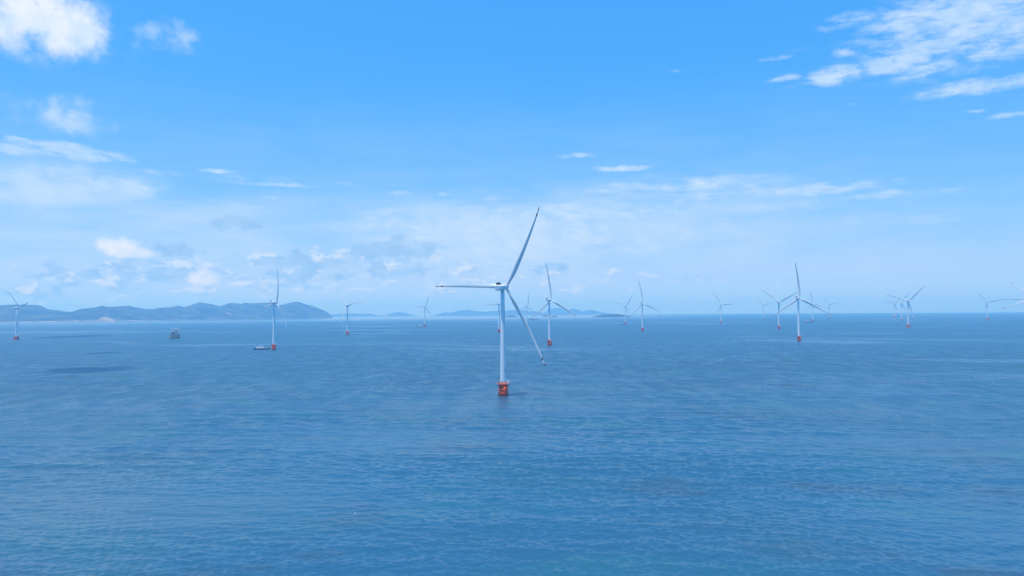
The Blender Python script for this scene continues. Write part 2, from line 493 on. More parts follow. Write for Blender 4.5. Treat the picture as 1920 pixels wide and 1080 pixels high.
def build_sea():
    half = math.radians(43)
    nb = 1500
    ang = np.concatenate([np.linspace(-half, half, nb), np.linspace(half, 2 * math.pi - half, 60)[1:-1]])
    rs = [0.0, 40.0, 90.0, 140.0, 180.0]
    r = 195.0
    while r < 36500.0:
        rs.append(r)
        r += max(.40, min(r * r / (CAM_H * 683.0) * .38, 900.0))
    rs.append(37500.0)
    rs = np.array(rs)
    A, R = np.meshgrid(ang, rs)
    X, Y = R * np.sin(A), R * np.cos(A)
    Z = -(R ** 2) / (2 * RE)
    rng = np.random.default_rng(4)
    step = np.gradient(rs)[:, None]
    amp_t = np.zeros_like(R)
    for i in range(110):
        lam = 1.1 * (1.034 ** i) * rng.uniform(.95, 1.05)          # 1.1 .. 42 m
        th = rng.normal(math.radians(9), .38 + .25 * max(0.0, 1 - lam / 12.0))
        k = 2 * math.pi / lam
        a = WAVE * lam * min(1.0, 4.2 / lam) ** .80 * min(1.0, max(.4, lam / 3.0)) * rng.uniform(.5, 1.2)
        fade = np.clip((lam / (step * 2.2) - 1.0), 0, 1)
        ph = k * (X * math.sin(th) + Y * math.cos(th)) + rng.uniform(0, 6.28)
        amp_t += a * fade * (np.sin(ph) + .22 * np.cos(2 * ph))
    grp = .75 + .5 * np.sin(X * .011 + Y * .017 + 1.0) * np.sin(X * -.007 + Y * .023)
    W = amp_t * grp
    # no wave face steeper than a real one: flatten the few that pile up
    sl = np.hypot(np.gradient(W, axis=0) / step, np.gradient(W, axis=1) / np.maximum(R * (2 * half / nb), .05))
    sl[:, nb:] = 0.0
    fac = np.minimum(1.0, .46 / np.maximum(sl, 1e-3))
    for ax in (0, 1):
        fac = np.minimum(np.minimum(np.roll(fac, 1, ax), np.roll(fac, -1, ax)), fac)
        fac = np.minimum(np.minimum(np.roll(fac, 2, ax), np.roll(fac, -2, ax)), fac)
    for ax in (0, 1):
        fac = sum(np.roll(fac, k, ax) for k in range(-4, 5)) / 9.0
    W = W * fac
    Z = Z + W
    nr, nc = R.shape
    co = np.stack([X, Y, Z], -1).reshape(-1, 3).astype(np.float32)
    i0 = (np.arange(nr - 1)[:, None] * nc + np.arange(nc)[None, :])
    j = (np.arange(nc) + 1) % nc
    i1 = (np.arange(nr - 1)[:, None] * nc + j[None, :])
    quads = np.stack([i0, i0 + nc, i1 + nc, i1], -1).reshape(-1, 4)
    me = bpy.data.meshes.new('sea')
    me.vertices.add(len(co))
    me.vertices.foreach_set('co', co.ravel())
    me.loops.add(quads.size)
    me.loops.foreach_set('vertex_index', quads.astype(np.int32).ravel())
    me.polygons.add(len(quads))
    me.polygons.foreach_set('loop_start', np.arange(0, quads.size, 4, dtype=np.int32))
    me.polygons.foreach_set('use_smooth', np.ones(len(quads), dtype=bool))
    me.update(calc_edges=True)
    me.validate()
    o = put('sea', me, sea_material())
    tag(o, kind='structure')
    return o


build_sea()


# a few small breaking crests
fm = MB()
rf = random.Random(9)
for (px, py, k) in ((666, 962, .34), (1175, 903, .26)):
    c = survey(px, py)
    for q in range(4):
        L, W_, H_ = k * rf.uniform(.4, .9), k * rf.uniform(.3, .6), k * rf.uniform(.08, .16)
        o = Vector((rf.uniform(-.7, .7) * k, rf.uniform(-.4, .4) * k, .32 * k))
        secs = []
        for i in range(6):
            f = i / 5 * 2 - 1
            w = math.sqrt(max(.02, 1 - f * f))
            secs.append([c + o + Vector((L * f, W_ * w * math.cos(t * 1.047) + .1 * rf.random(), H_ * w * math.sin(t * 1.047))) for t in range(6)])
        fm.loft(secs)
foam_mat = paint('white_foam', (.80, .83, .85), .8, .05, 2.0)
tag(put('foam', fm.mesh('foam'), foam_mat), kind='stuff')


# ------------------------------------------------------------------ land
def vnoise(x, y, seed, octv=5):
    """value noise on numpy arrays"""
    out, a = np.zeros_like(x, dtype=float), 1.0
    tot = 0.0
    for o in range(octv):
        rng = np.random.default_rng(seed * 31 + o)
        tab = rng.random((64, 64))
        xi, yi = np.floor(x).astype(int), np.floor(y).astype(int)
        fx, fy = x - xi, y - yi
        fx, fy = fx * fx * (3 - 2 * fx), fy * fy * (3 - 2 * fy)
        g = lambda p, q: tab[p % 64, q % 64]
        out += a * ((g(xi, yi) * (1 - fx) + g(xi + 1, yi) * fx) * (1 - fy) + (g(xi, yi + 1) * (1 - fx) + g(xi + 1, yi + 1) * fx) * fy)
        tot += a
        a *= .5
        x, y = x * 2.03 + 11.3, y * 2.03 + 5.7
    return out / tot


def ridge(name, sky, d0, d1, depth, mat, crest=.42, rough=.16, seed=1, rows=46, nscale=420.0, fine=0.0):
    """a range of hills: skyline surveyed as pixels, standing on the sea between d0..d1 (shore distance, left and right) and depth further"""
    xs = np.array([p[0] for p in sky], float)
    ys = np.array([p[1] for p in sky], float)
    n_ = max(24, int((xs[-1] - xs[0]) * .9))
    px = np.linspace(xs[0], xs[-1], n_)
    py = np.interp(px, xs, ys)
    co = []
    fr = (px - px[0]) / (px[-1] - px[0])
    for i in range(n_):
        r = ray(px[i], py[i])
        h = math.hypot(r.x, r.y)
        dsh = d0 + (d1 - d0) * fr[i]
        dc = dsh + depth * crest
        top = max(CAM_H + r.z / h * dc, -dc * dc / (2 * RE) + .5) + dc * dc / (2 * RE)
        for j in range(rows):
            t = j / (rows - 1)
            co.append((r.x / h, r.y / h, dsh + depth * t, top, t))
    co = np.array(co).reshape(n_, rows, 5)
    D, top, t = co[..., 2], co[..., 3], co[..., 4]
    X, Y = co[..., 0] * D, co[..., 1] * D
    nz = vnoise(X / nscale + 40, Y / nscale + 40, seed)
    nz2 = vnoise(X / (nscale * .28) + 7, Y / (nscale * .9) + 3, seed + 5)
    up = np.clip(t / crest, 0, 1)
    dn = np.clip((1 - t) / (1 - crest), 0, 1)
    prof = np.where(t <= crest, up ** (.55 + .9 * nz), np.sin(dn * math.pi / 2) ** 1.1)
    prof = prof * (1 - rough * 2 * np.abs(nz2 - .5) * (1 - up * .75) * np.sin(np.clip(up, 0, 1) * math.pi * .95 + .1))
    Z = top * np.clip(prof, 0, 1) + fine * (vnoise(X / 60.0 + 3, Y / 60.0 + 9, seed + 9, 3) - .5) * np.clip(up * 3, 0, 1)
    Z = Z - D ** 2 / (2 * RE)
    Z[:, 0] -= 6.0
    Z[:, -1] -= 6.0
    Z[0, :] = np.minimum(Z[0, :], -D[0, :] ** 2 / (2 * RE) - 2)
    Z[-1, :] = np.minimum(Z[-1, :], -D[-1, :] ** 2 / (2 * RE) - 2)
    verts = np.stack([X, Y, Z], -1).reshape(-1, 3)
    faces = [(i * rows + j, (i + 1) * rows + j, (i + 1) * rows + j + 1, i * rows + j + 1) for i in range(n_ - 1) for j in range(rows - 1)]
    me = bpy.data.meshes.new(name)
    me.from_pydata([tuple(q) for q in verts], [], faces)
    me.polygons.foreach_set('use_smooth', np.ones(len(faces), dtype=bool))
    o = put(name, me, mat)
    tag(o, kind='structure')
    return o


ridge('hills', [(-60, 579), (-20, 574), (0, 572.5), (25, 571), (70, 571.5), (80, 574.5), (88, 579), (95, 580.5), (110, 582), (125, 584.5), (140, 585.5), (165, 587), (185, 596)],
      12600, 12600, 4200, M['wood'], seed=3)
ridge('hills', [(-60, 592), (0, 591), (40, 590.5), (60, 589.5), (90, 588.5), (112, 585), (135, 584.5), (145, 581), (155, 578.5), (170, 577), (180, 576), (192, 573), (200, 575), (215, 575), (228, 574),
                (242, 573.2), (250, 575.5), (262, 577.5), (272, 579.5), (288, 579.5), (300, 577), (312, 576), (320, 576), (333, 573), (345, 576), (352, 574), (360, 571), (374, 566.5), (385, 568.5), (400, 571),
                (412, 574), (422, 571), (432, 568), (440, 568), (452, 570), (460, 567.5), (470, 569), (485, 568), (505, 567.5), (525, 572), (540, 568.5), (550, 566), (557, 565.5), (565, 568), (575, 571),
                (590, 575), (600, 579), (610, 583), (617, 588), (624, 595)],
      11000, 15600, 3400, M['wood'], seed=8, rough=.35)
ridge('hills', [(560, 594), (600, 590.5), (622, 589.5), (640, 588), (655, 587.5), (675, 588), (697, 588), (705, 591), (718, 592), (725, 591.5), (735, 587), (742, 585.6), (750, 585), (758, 586.5), (765, 588), (775, 591), (790, 593)],
      27000, 27000, 5000, M['wood'], seed=12)
ridge('hills', [(808, 593), (816, 590.5), (825, 588), (835, 585), (841, 586), (847, 586.5), (860, 582.5), (868, 582), (877, 580.5), (888, 583), (898, 583.5), (907, 584.7), (923, 583), (935, 583), (955, 581.7), (977, 581), (985, 582.5),
                (995, 584), (1005, 583), (1018, 586.5), (1024, 587), (1032, 590)],
      25500, 25500, 4600, M['wood'], seed=17)
ridge('hills', [(1010, 590), (1020, 586.5), (1026, 583), (1033, 579), (1043, 577), (1053, 578), (1058, 580), (1063, 581), (1068, 580), (1073, 578.7), (1080, 579.7), (1087, 581.5), (1093, 584), (1099, 582), (1106, 580.2), (1113, 581.5),
                (1120, 583.5), (1132, 586), (1140, 587), (1160, 589.3)],
      26500, 26500, 5200, M['wood'], seed=21)
ridge('island', [(1112, 594), (1119, 592.3), (1128, 590), (1132, 588.9), (1139, 589.6), (1145, 589.4), (1152, 589), (1159, 588.4), (1166, 589.8), (1171, 590.4), (1176, 592), (1182, 593.6)],
      10700, 10700, 900, M['wood'], seed=23, nscale=150, fine=3.0)
ridge('island', [(1031, 595), (1035, 593.4), (1040, 591.8), (1044, 593.6), (1048, 595)], 10900, 10900, 420, M['wood'], seed=25, nscale=90)
ridge('island', [(942, 595), (950, 591.8), (956, 591), (960, 590.8), (965, 592.6), (972, 594.4)], 12000, 12000, 700, M['wood'], seed=27, nscale=120)
ridge('island', [(1016, 593), (1020, 590.6), (1026, 589.7), (1031, 592)], 13500, 13500, 500, M['wood'], seed=29, nscale=120)
ridge('quarry', [(177, 602), (181, 599.8), (185, 597.6), (189, 595.0), (193, 593.8), (197, 593.4), (201, 594.0), (205, 595.8), (209, 597.2), (213, 598.6), (217, 601)], 10550, 10550, 560, M['rock'], seed=31, nscale=90, rough=.5)
sk = []
rg = random.Random(5)
for i in range(0, 330):
    x_ = -50 + i * 2.05
    b_ = 603.6 - max(0, x_) * .0098
    sk.append((x_, b_ - rg.choice((.2, .3, .5, .8, 1.2, 1.2, 2.2 if 80 < x_ < 190 else 1.0)) - (1.6 if 90 < x_ < 165 and rg.random() < .3 else 0)))
ridge('coast', sk, 10300, 14600, 500, M['shore'], seed=35, rows=10, nscale=100, crest=.3)


# ------------------------------------------------------------------ wind turbines (modelled with the hub 110 m above the sea)
TAU = .114                                     # rotor tilt
BLADE_L, ROOT_R = 92.0, 1.5


def blade_mesh():
    b = MB()
    secs = []
    for i in range(34):
        s = i / 33.0
        s = s ** 1.12
        rr = 1.6 + s * (BLADE_L - 1.6)
        if s < .2:
            q = s / .2
            q = q * q * (3 - 2 * q)
            ch = 2.7 + (4.7 - 2.7) * q
        else:
            ch = 4.7 * (1 - ((s - .2) / .8)) ** .82 * .86 + 4.7 * .14
        if s > .965:
            ch *= max(.12, math.sqrt(max(0.0, 1 - ((s - .965) / .035) ** 2)))
        thick = 1.0 - .80 * min(1.0, max(0.0, (s - .02) / .2)) if s < .22 else .2 - .06 * (s - .22)
        tw = math.radians(18 * max(0.0, 1 - s / .75) ** 1.6 + 1.5)
        k = rr / BLADE_L
        axis = BLADE_L * (.108 * k - .14 * k * k)          # bow of the loaded blade along the rotor axis
        pts = []
        for j in range(20):
            t = 2 * math.pi * j / 20
            cx, cy = math.cos(t), math.sin(t)
            # circle at the root blending to an aerofoil with a sharp trailing edge
            foil = .5 * thick * cy * (1.0 if cx < 0 else (1 - cx ** 1.6 * .92))
            px_ = ch * (.5 * cx + (.18 if s > .03 else .18 * s / .03))
            py_ = ch * foil
            c, n2 = math.cos(tw), math.sin(tw)
            pts.append((px_ * c - py_ * n2, px_ * n2 + py_ * c + axis, rr))
        secs.append(pts)
    b.loft(secs)
    return b.mesh('blade')


def tower_mesh():
    b = MB()
    prof = []
    z0, z1 = 12.0, 106.4
    for z in (z0, 14.0, 14.05, 35.0, 60.0, 85.0, z1):
        f = (z - z0) / (z1 - z0)
        prof.append((3.0 + (1.95 - 3.0) * f, z))
    b.lathe(prof, 40)
    for z in (35.0, 60.0, 85.0):
        f = (z - z0) / (z1 - z0)
        b.lathe([(3.0 - 1.05 * f + .04, z - .12), (3.0 - 1.05 * f + .04, z + .12)], 40)
    return b.mesh('tower')


def nacelle_mesh():
    b = MB()
    # body along +Y (towards the hub), rounded, slimmer towards the hub
    secs = []
    for (y, w, h, zc) in ((-8.9, 2.5, 2.2, 0.15), (-8.6, 3.0, 2.6, .1), (-7.8, 3.2, 2.75, .05), (-3.0, 3.25, 2.8, 0.0), (1.5, 3.2, 2.75, 0.0), (3.0, 2.9, 2.55, 0.0), (3.9, 2.3, 2.2, 0.0)):
        pts = []
        for j in range(32):
            t = 2 * math.pi * j / 32
            c, s = math.cos(t), math.sin(t)
            e = 4.5
            kk = (abs(c) ** e + abs(s) ** e) ** (-1 / e)
            pts.append((w * c * kk, y, zc + h * s * kk))
        secs.append(pts)
    b.loft(secs)
    return b.mesh('nacelle')


def cooler_mesh():
    b = MB()
    b.box((0, -7.1, 4.35), (4.4, 1.5, 2.0), .12)
    b.box((0, -7.95, 4.35), (4.0, .16, 1.6), .03)
    b.box((0, -7.1, 5.42), (5.0, 2.0, .18), .05)
    for x in (-1.7, 1.7):
        b.tube((x, -7.1, 2.7), (x, -7.1, 3.4), .22)
    b.tube((2.0, -5.6, 2.6), (2.0, -5.6, 5.6), .09)
    b.tube((1.4, -5.6, 5.3), (2.6, -5.6, 5.3), .07)
    return b.mesh('cooler')


def hub_mesh():
    b = MB()
    prof = []
    for (r, y) in ((1.9, -1.95), (2.3, -1.7), (2.55, -.6), (2.6, .3), (2.45, 1.2), (2.0, 2.2), (1.3, 2.9), (.5, 3.3), (.06, 3.38)):
        prof.append((r, y))
    seg = 30
    b.loft([[(r * math.cos(2 * math.pi * i / seg), y, r * math.sin(2 * math.pi * i / seg)) for i in range(seg)] for r, y in prof])
    return b.mesh('rotor_hub')


def transition_mesh():
    b = MB()
    b.lathe([(3.75, -4.0), (3.75, 11.4)], 40)
    for z, w in ((2.2, .35), (6.0, .45), (9.6, .35)):
        b.lathe([(3.98, z - w), (3.98, z + w)], 40)
    b.lathe([(3.4, 11.4), (3.4, 12.0)], 40)
    return b.mesh('transition_piece')


def deck_outline(n_=44, a=6.7, b_=4.25, e=2.6):
    """plan of the work deck: long sideways, narrow front and back"""
    out = []
    for k in range(n_):
        t = 2 * math.pi * k / n_
        c, q = math.cos(t), math.sin(t)
        r_ = (abs(c / a) ** e + abs(q / b_) ** e) ** (-1 / e)
        out.append((r_ * c, r_ * q))
    return out


def platform_mesh(z=11.3):
    b = MB()
    pl = deck_outline()
    b.loft([[(x, y, z) for x, y in pl], [(x, y, z + .3) for x, y in pl]])
    for k in range(2, 44, 10):
        x, y = pl[k]
        r_ = math.hypot(x, y)
        b.tube((3.7 * x / r_, 3.7 * y / r_, z - 2.2), (x * .94, y * .94, z - .05), .13, seg=6)
    return b.mesh('work_platform')


def railing_mesh(z=11.6):
    b = MB()
    pl = deck_outline(28, 6.6, 4.15)
    for k, (x, y) in enumerate(pl):
        b.tube((x, y, z), (x, y, z + 1.4), .07, seg=6)
        x2, y2 = pl[(k + 1) % 28]
        for h in (.7, 1.4):
            b.tube((x, y, z + h), (x2, y2, z + h), .07, seg=6)
    return b.mesh('railing')


def landing_mesh():
    b = MB()
    for y in (-.9, .9):
        b.tube((0, y, -4), (0, y, 10.6), .32, seg=10)
        for z in (1.0, 5.5, 9.8):
            b.tube((0, y, z), (-1.6, y * .8, z), .2, seg=6)
    for k in range(22):
        z = -.5 + k * .5
        b.tube((0, -.9, z), (0, .9, z), .06, seg=5)
    return b.mesh('boat_landing')


def davit_mesh():
    b = MB()
    b.tube((0, 0, 0), (0, 0, 3.6), .28, .2, seg=10)
    b.tube((0, 0, 3.3), (-2.6, -.6, 4.6), .18, .12)
    b.tube((-2.5, -.58, 4.5), (-2.5, -.58, 2.4), .05, seg=5)
    b.box((.0, .0, .7), (1.5, 1.2, 1.4), .1)
    return b.mesh('davit_crane')


def container_mesh():
    b = MB()
    b.box((0, 0, 1.3), (2.9, 2.4, 2.2), .08)
    b.box((0, 0, 2.55), (3.2, 2.7, .22), .05)
    for k in range(6):
        b.box((-1.2 + k * .48, -1.22, 1.3), (.12, .06, 1.9))
    for x in (-1.2, 1.2):
        for y in (-.9, .9):
            b.box((x, y, .1), (.3, .3, .22))
    return b.mesh('container')


def pilecap_mesh():
    b = MB()
    b.lathe([(7.6, 7.2), (7.9, 7.6), (7.9, 10.4), (7.5, 10.9), (4.2, 11.2), (3.7, 12.0)], 40)
    return b.mesh('pile_cap')


def pile_mesh():
    b = MB()
    b.tube((5.6, 0, 7.4), (10.2, 0, -6.0), 1.0, 1.0, seg=16)
    return b.mesh('pile')


ME = {k: f() for k, f in (('blade', blade_mesh), ('tower', tower_mesh), ('nacelle', nacelle_mesh), ('cooler', cooler_mesh), ('hub', hub_mesh), ('tp', transition_mesh), ('plat', platform_mesh),
                          ('rail', railing_mesh), ('land', landing_mesh), ('davit', davit_mesh), ('cont', container_mesh), ('cap', pilecap_mesh), ('pile', pile_mesh))}
box_b = MB()
box_b.box((0, 0, 0), (.9, .9, 1.3), .08)
box_b.tube((0, 0, .5), (0, 0, 1.4), .12)
ME['jbox'] = box_b.mesh('signal_lamp_box')
ME['jbox'].materials.append(M['grey'])
door_b = MB()
door_b.box((0, 0, 1.1), (1.0, .16, 2.2), .05)
ME['door'] = door_b.mesh('door')
ME['door'].materials.append(M['grey'])
for k_, m_ in (('blade', 'blade'), ('tower', 'tower'), ('nacelle', 'nacelle'), ('cooler', 'dark'), ('hub', 'hub'), ('tp', 'red'), ('plat', 'rail'), ('rail', 'rail'), ('land', 'rail'),
               ('davit', 'grey'), ('cont', 'white'), ('cap', 'concrete'), ('pile', 'red')):
    ME[k_].materials.append(M[m_])


def turbine(loc, hubh, psi_deg, phi_deg, rfrac, base, label, group):
    """base 'pile' = one red monopile; 'cap' = pile cap on raked piles. psi = compass bearing the rotor faces, phi = blade angle"""
    s = hubh / 110.0
    psi = math.radians(psi_deg)
    t = empty('wind_turbine', loc, 0.0, s)
    tag(t, label, 'wind turbine', group)
    put('tower', ME['tower'], None, t)
    put('door', ME['door'], None, t, (-1.2, -2.72, 12.0))
    if base == 'pile':
        put('transition_piece', ME['tp'], None, t)
        for a in (math.radians(200), math.radians(-20)):
            q = put('boat_landing', ME['land'], None, t, (4.9 * math.cos(a), 4.9 * math.sin(a), 0))
            q.rotation_euler = (0, 0, a)
    else:
        put('pile_cap', ME['cap'], None, t)
        for k in range(8):
            q = put('pile', ME['pile'], None, t)
            q.rotation_euler = (0, 0, math.radians(22.5 + 45 * k))
    pl = put('work_platform', ME['plat'], None, t)
    put('railing', ME['rail'], None, pl)
    put('container', ME['cont'], None, t, (5.0, -1.2, 11.62))
    put('davit_crane', ME['davit'], None, t, (-4.4, -2.0, 11.62))
    put('signal_lamp_box', ME['jbox'], None, t, (2.95, -1.0, 25.5))
    # yaw frame: +Y along the rotor axis
    ax = Vector((math.sin(psi) * math.cos(TAU), math.cos(psi) * math.cos(TAU), math.sin(TAU)))
    e1 = Vector((math.cos(psi), -math.sin(psi), 0.0))
    e2 = e1.cross(ax).normalized()
    if e2.z < 0:
        e2 = -e2
    Rn = Matrix((e1, ax, e2)).transposed()
    top = Vector((0, 0, 109.0))
    nac = put('nacelle', ME['nacelle'], None, t)
    nac.matrix_basis = Matrix.Translation(top) @ Rn.to_4x4()
    put('cooler', ME['cooler'], None, nac)
    hub = top + ax * 5.9
    h = put('rotor_hub', ME['hub'], None, t)
    h.matrix_basis = Matrix.Translation(hub) @ Rn.to_4x4()
    f = rfrac * 110.0 / BLADE_L
    for k in range(3):
        p = math.radians(phi_deg + 120 * k)
        rad = e1 * math.cos(p) + e2 * math.sin(p)
        xl = ax.cross(rad)
        Rb = Matrix((xl, ax, rad)).transposed()
        q = put('blade', ME['blade'], None, t)
        q.matrix_basis = Matrix.Translation(hub) @ Rb.to_4x4() @ Matrix.Diagonal((1.0 if hubh < 109.95 else 1.22, f, f, 1.0))
    return t


FARM = 'wind turbines standing in the sea'
TURBINES = [  # base pixel, hub height, rotor bearing, blade angle, blade length / hub height, base, label
    ((943.7, 741), 109.9, 33.8, 58.1, .836, 'pile', 'largest white wind turbine in the middle, nearest the camera, on a bright red base'),
    ((30.5, 637), 113.0, 79.5, 45.3, .725, 'cap', 'wind turbine at the far left in front of the hills, on a splayed reddish base'),
    ((513.3, 656), 110.3, 49.9, 68.0, .809, 'pile', 'white wind turbine on a red base right beside the dark hulled work boat'),
    ((651.4, 627.5), 114.5, 205.0, 168.5, .74, 'pile', 'wind turbine just past the right end of the long hills, one blade bright white'),
    ((724.9, 598), 115.2, 229.0, 137.0, .80, 'pile', 'tiny faint wind turbine between two low hazy hills'),
    ((796.3, 612.6), 121.1, 30.0, 63.0, .66, 'cap', 'small wind turbine on a reddish base with a dark boat at its left'),
    ((935.8, 623.3), 117.4, 44.9, 62.4, .741, 'pile', 'wind turbine mostly hidden behind the tower of the largest turbine'),
    ((988, 611.5), 118.3, 40.0, 78.0, .70, 'pile', 'small faint wind turbine whose foot hides behind the lower blade of the largest turbine'),
    ((1030.5, 647.5), 114.0, 47.0, 93.0, .837, 'pile', 'medium wind turbine just right of the largest one, one blade pointing straight up'),
    ((1173.3, 608.3), 121.0, 48.8, 47.7, .757, 'pile', 'small wind turbine in front of the low dark island with a boat at its foot'),
    ((1204.8, 620.5), 116.5, 46.2, 96.9, .862, 'pile', 'wind turbine right of the low dark island, upright blade leaning slightly left'),
    ((1352.3, 606), 123.6, 36.4, 1.7, .752, 'pile', 'small wind turbine alone on open water, one blade pointing level to the right'),
    ((1431.7, 598.3), 135.8, 58.6, 11.5, .845, 'pile', 'small faint wind turbine left of the one with two blades in a V'),
    ((1460.6, 617), 120.4, 48.1, 25.0, .821, 'pile', 'wind turbine with two upper blades spread in a wide V beside a taller one'),
    ((1498.3, 639.5), 115.8, 50.0, 91.4, .849, 'pile', 'tallest wind turbine on the right side, blades like an upside down Y, red base'),
    ((1524.3, 603.4), 129.0, 52.3, 100.2, .756, 'pile', 'faint wind turbine behind the right blade of a taller one, small boat at its left'),
    ((1555.8, 597), 139.0, 56.6, 9.4, .755, 'pile', 'small faint wind turbine rightmost of the cluster around the inverted Y turbine'),
    ((1677.7, 596), 139.8, 55.1, 46.4, .688, 'cap', 'leftmost and faintest of three wind turbines standing close behind one another'),
    ((1690.6, 601.7), 129.8, 36.0, 56.0, .72, 'pile', 'middle one of three wind turbines standing close behind one another'),
    ((1703.3, 614), 122.3, 48.1, 42.7, .783, 'cap', 'nearest of three wind turbines close behind one another, on a splayed orange red base'),
    ((1851.6, 600), 132.2, 59.3, 10.7, .823, 'cap', 'small wind turbine near the right edge with its whole tower in view'),
    ((1951, 633), 112.0, 250.0, 152.0, .87, 'pile', 'wind turbine beyond the right edge, showing its bright upper left blade'),
    ((1927.5, 614), 124.0, 60.0, 60.0, .80, 'pile', 'wind turbine beyond the right edge, showing one thin level blade'),
    ((1953, 640), 113.0, 246.0, 101.0, .84, 'pile', 'wind turbine beyond the right edge, showing its bright lower left blade'),
]
for row in TURBINES:
    P = survey(*row[0])
    turbine(P, *row[1:], FARM)

# far row on the horizon: a dozen pixels tall, one mesh each
far_b = MB()
far_b.lathe([(4.2, -3), (4.2, 11)], 12, mi=1)
far_b.lathe([(3.2, 11), (2.2, 107)], 12)
far_b.box((0, -2, 109), (6.5, 13, 5.5), .8)
far_b.lathe([(.5, -2.6), (2.4, -1.5), (2.4, 1.5), (.5, 2.6)], 12, c=(0, 6, 109))
for k in range(3):
    p = math.radians(75 + 120 * k)
    w_ = Vector((math.cos(p), 0, math.sin(p)))
    n_ = Vector((-math.sin(p), 0, math.cos(p)))
    o_ = Vector((0, 6, 109))
    secs = []
    for s_, c_ in ((.02, 2.6), (.2, 4.4), (.6, 2.6), (1.0, .8)):
        c0 = o_ + w_ * (90 * s_) + Vector((0, 90 * (.108 * s_ - .14 * s_ * s_), 0))
        secs.append([c0 - n_ * c_ * .5, c0 + Vector((0, .16 * c_, 0)), c0 + n_ * c_ * .5, c0 - Vector((0, .16 * c_, 0))])
    far_b.loft(secs)
far_me = far_b.mesh('distant_turbine')
far_me.materials.append(M['tower'])
far_me.materials.append(M['red'])
ordn = ['leftmost', 'second from the left', 'third from the left', 'fourth from the left', 'fourth from the right', 'third from the right', 'second from the right', 'rightmost']
for k, (x_, y_) in enumerate(((1229, 592.2), (1233.5, 591.6), (1237, 591.8), (1263, 591.6), (1270, 591.4), (1277, 591.4), (1287, 591.6), (1298, 592.0))):
    o = put('wind_turbine', far_me)
    o.location = survey(x_, y_)
    o.rotation_euler = (0, 0, -math.radians(48 + 3 * (k % 3)))
    tag(o, 'tiny hazy wind turbine, %s in the faint row on the horizon' % ordn[k], 'wind turbine', 'faint row of wind turbines on the horizon')


# ------------------------------------------------------------------ offshore substation
def substation(loc, rz):
    t = empty('offshore_substation', loc, rz)
    tag(t, 'boxy grey offshore substation on a latticed steel jacket, alone on the water at left', 'platform')
    b = MB()
    W, D_ = 13.0, 11.0
    for x in (-W, -W / 3, W / 3, W):
        for y in (-D_, D_):
            b.tube((x * 1.06, y * 1.06, -6), (x, y, 14), .95, seg=12)
    for y in (-D_, D_):
        for x0, x1 in ((-W, -W / 3), (-W / 3, W / 3), (W / 3, W)):
            for z0, z1 in ((0.5, 7), (7, 13.5)):
                b.tube((x0, y, z0), (x1, y, z1), .45)
                b.tube((x1, y, z0), (x0, y, z1), .45)
        b.tube((-W, y, 7), (W, y, 7), .5)
        b.tube((-W, y, .8), (W, y, .8), .5)
    for k in range(7):                                  # conductor and caisson pipes
        b.tube((-10.5 + 3.5 * k, -D_ + 1.5, -6), (-10.5 + 3.5 * k, -D_ + 1.5, 14), .55)
    for x in (-W, W):
        b.tube((x, -D_, 7), (x, D_, 7), .5)
        b.tube((x, -D_, 0.5), (x, D_, 13), .45)
        b.tube((x, D_, 0.5), (x, -D_, 13), .45)
    put('jacket', b.mesh('jacket'), M['steel'], t)
    b = MB()
    b.box((0, 0, 14.6), (30, 25, 1.0), .15)
    b.box((0, 0, 22.4), (33, 26, .7), .15)
    b.box((-1, 0, 29.6), (29, 23, .6), .15)
    dk = put('deck', b.mesh('deck'), M['deckhouse'], t)
    b = MB()
    for z, w, d_ in ((15.1, 14.6, 12.1), (22.75, 16.2, 12.7), (29.9, 14.2, 11.2)):
        for k in range(11):
            x = -w + 2 * w * k / 10
            for y in (-d_, d_):
                b.tube((x, y, z), (x, y, z + 1.3), .09, seg=5)
        for y in (-d_, d_):
            b.tube((-w, y, z + 1.3), (w, y, z + 1.3), .08, seg=5)
    put('railing', b.mesh('railing'), M['white'], dk)
    b = MB()
    b.box((-6.5, -3, 26.0), (14, 16, 6.4), .3)
    b.box((8.0, -1, 25.3), (10, 18, 5.0), .3)
    b.box((-3, 0, 18.6), (18, 18, 7.0), .3)
    mod = put('module', b.mesh('module'), M['white'], t)
    b = MB()
    for x in (-10, -6, -2):
        b.box((x, -11.1, 26.4), (2.0, .2, 1.4))
    b.box((8, -10.1, 25.4), (5, .2, 2.6))
    b.box((-3, -9.1, 18.6), (12, .2, 3.4))
    put('louvre', b.mesh('louvre'), M['dark'], mod)
    b = MB()
    b.tube((9, 4, 29.9), (9, 4, 35.5), .9)
    b.tube((9, 4, 35.2), (-4, -3, 37.4), .55, .3)
    b.tube((9, 4, 35.4), (13, 6, 36), .6)
    put('crane', b.mesh('crane'), M['deckhouse'], t)
    b = MB()
    b.lathe([(7.0, 33.4), (7.0, 33.8)], 8, c=(-8, 2, 0))
    for a in range(4):
        b.tube((-8 + 4 * math.cos(a * 1.571), 2 + 4 * math.sin(a * 1.571), 29.9), (-8 + 5.6 * math.cos(a * 1.571), 2 + 5.6 * math.sin(a * 1.571), 33.4), .25)
    put('helideck', b.mesh('helideck'), M['deckhouse'], t)
    b = MB()
    b.tube((1, 5, 29.9), (1, 5, 39.5), .22, .08)
    put('mast', b.mesh('mast'), M['white'], t)
    return t


substation(survey(328, 634.3), math.radians(14))


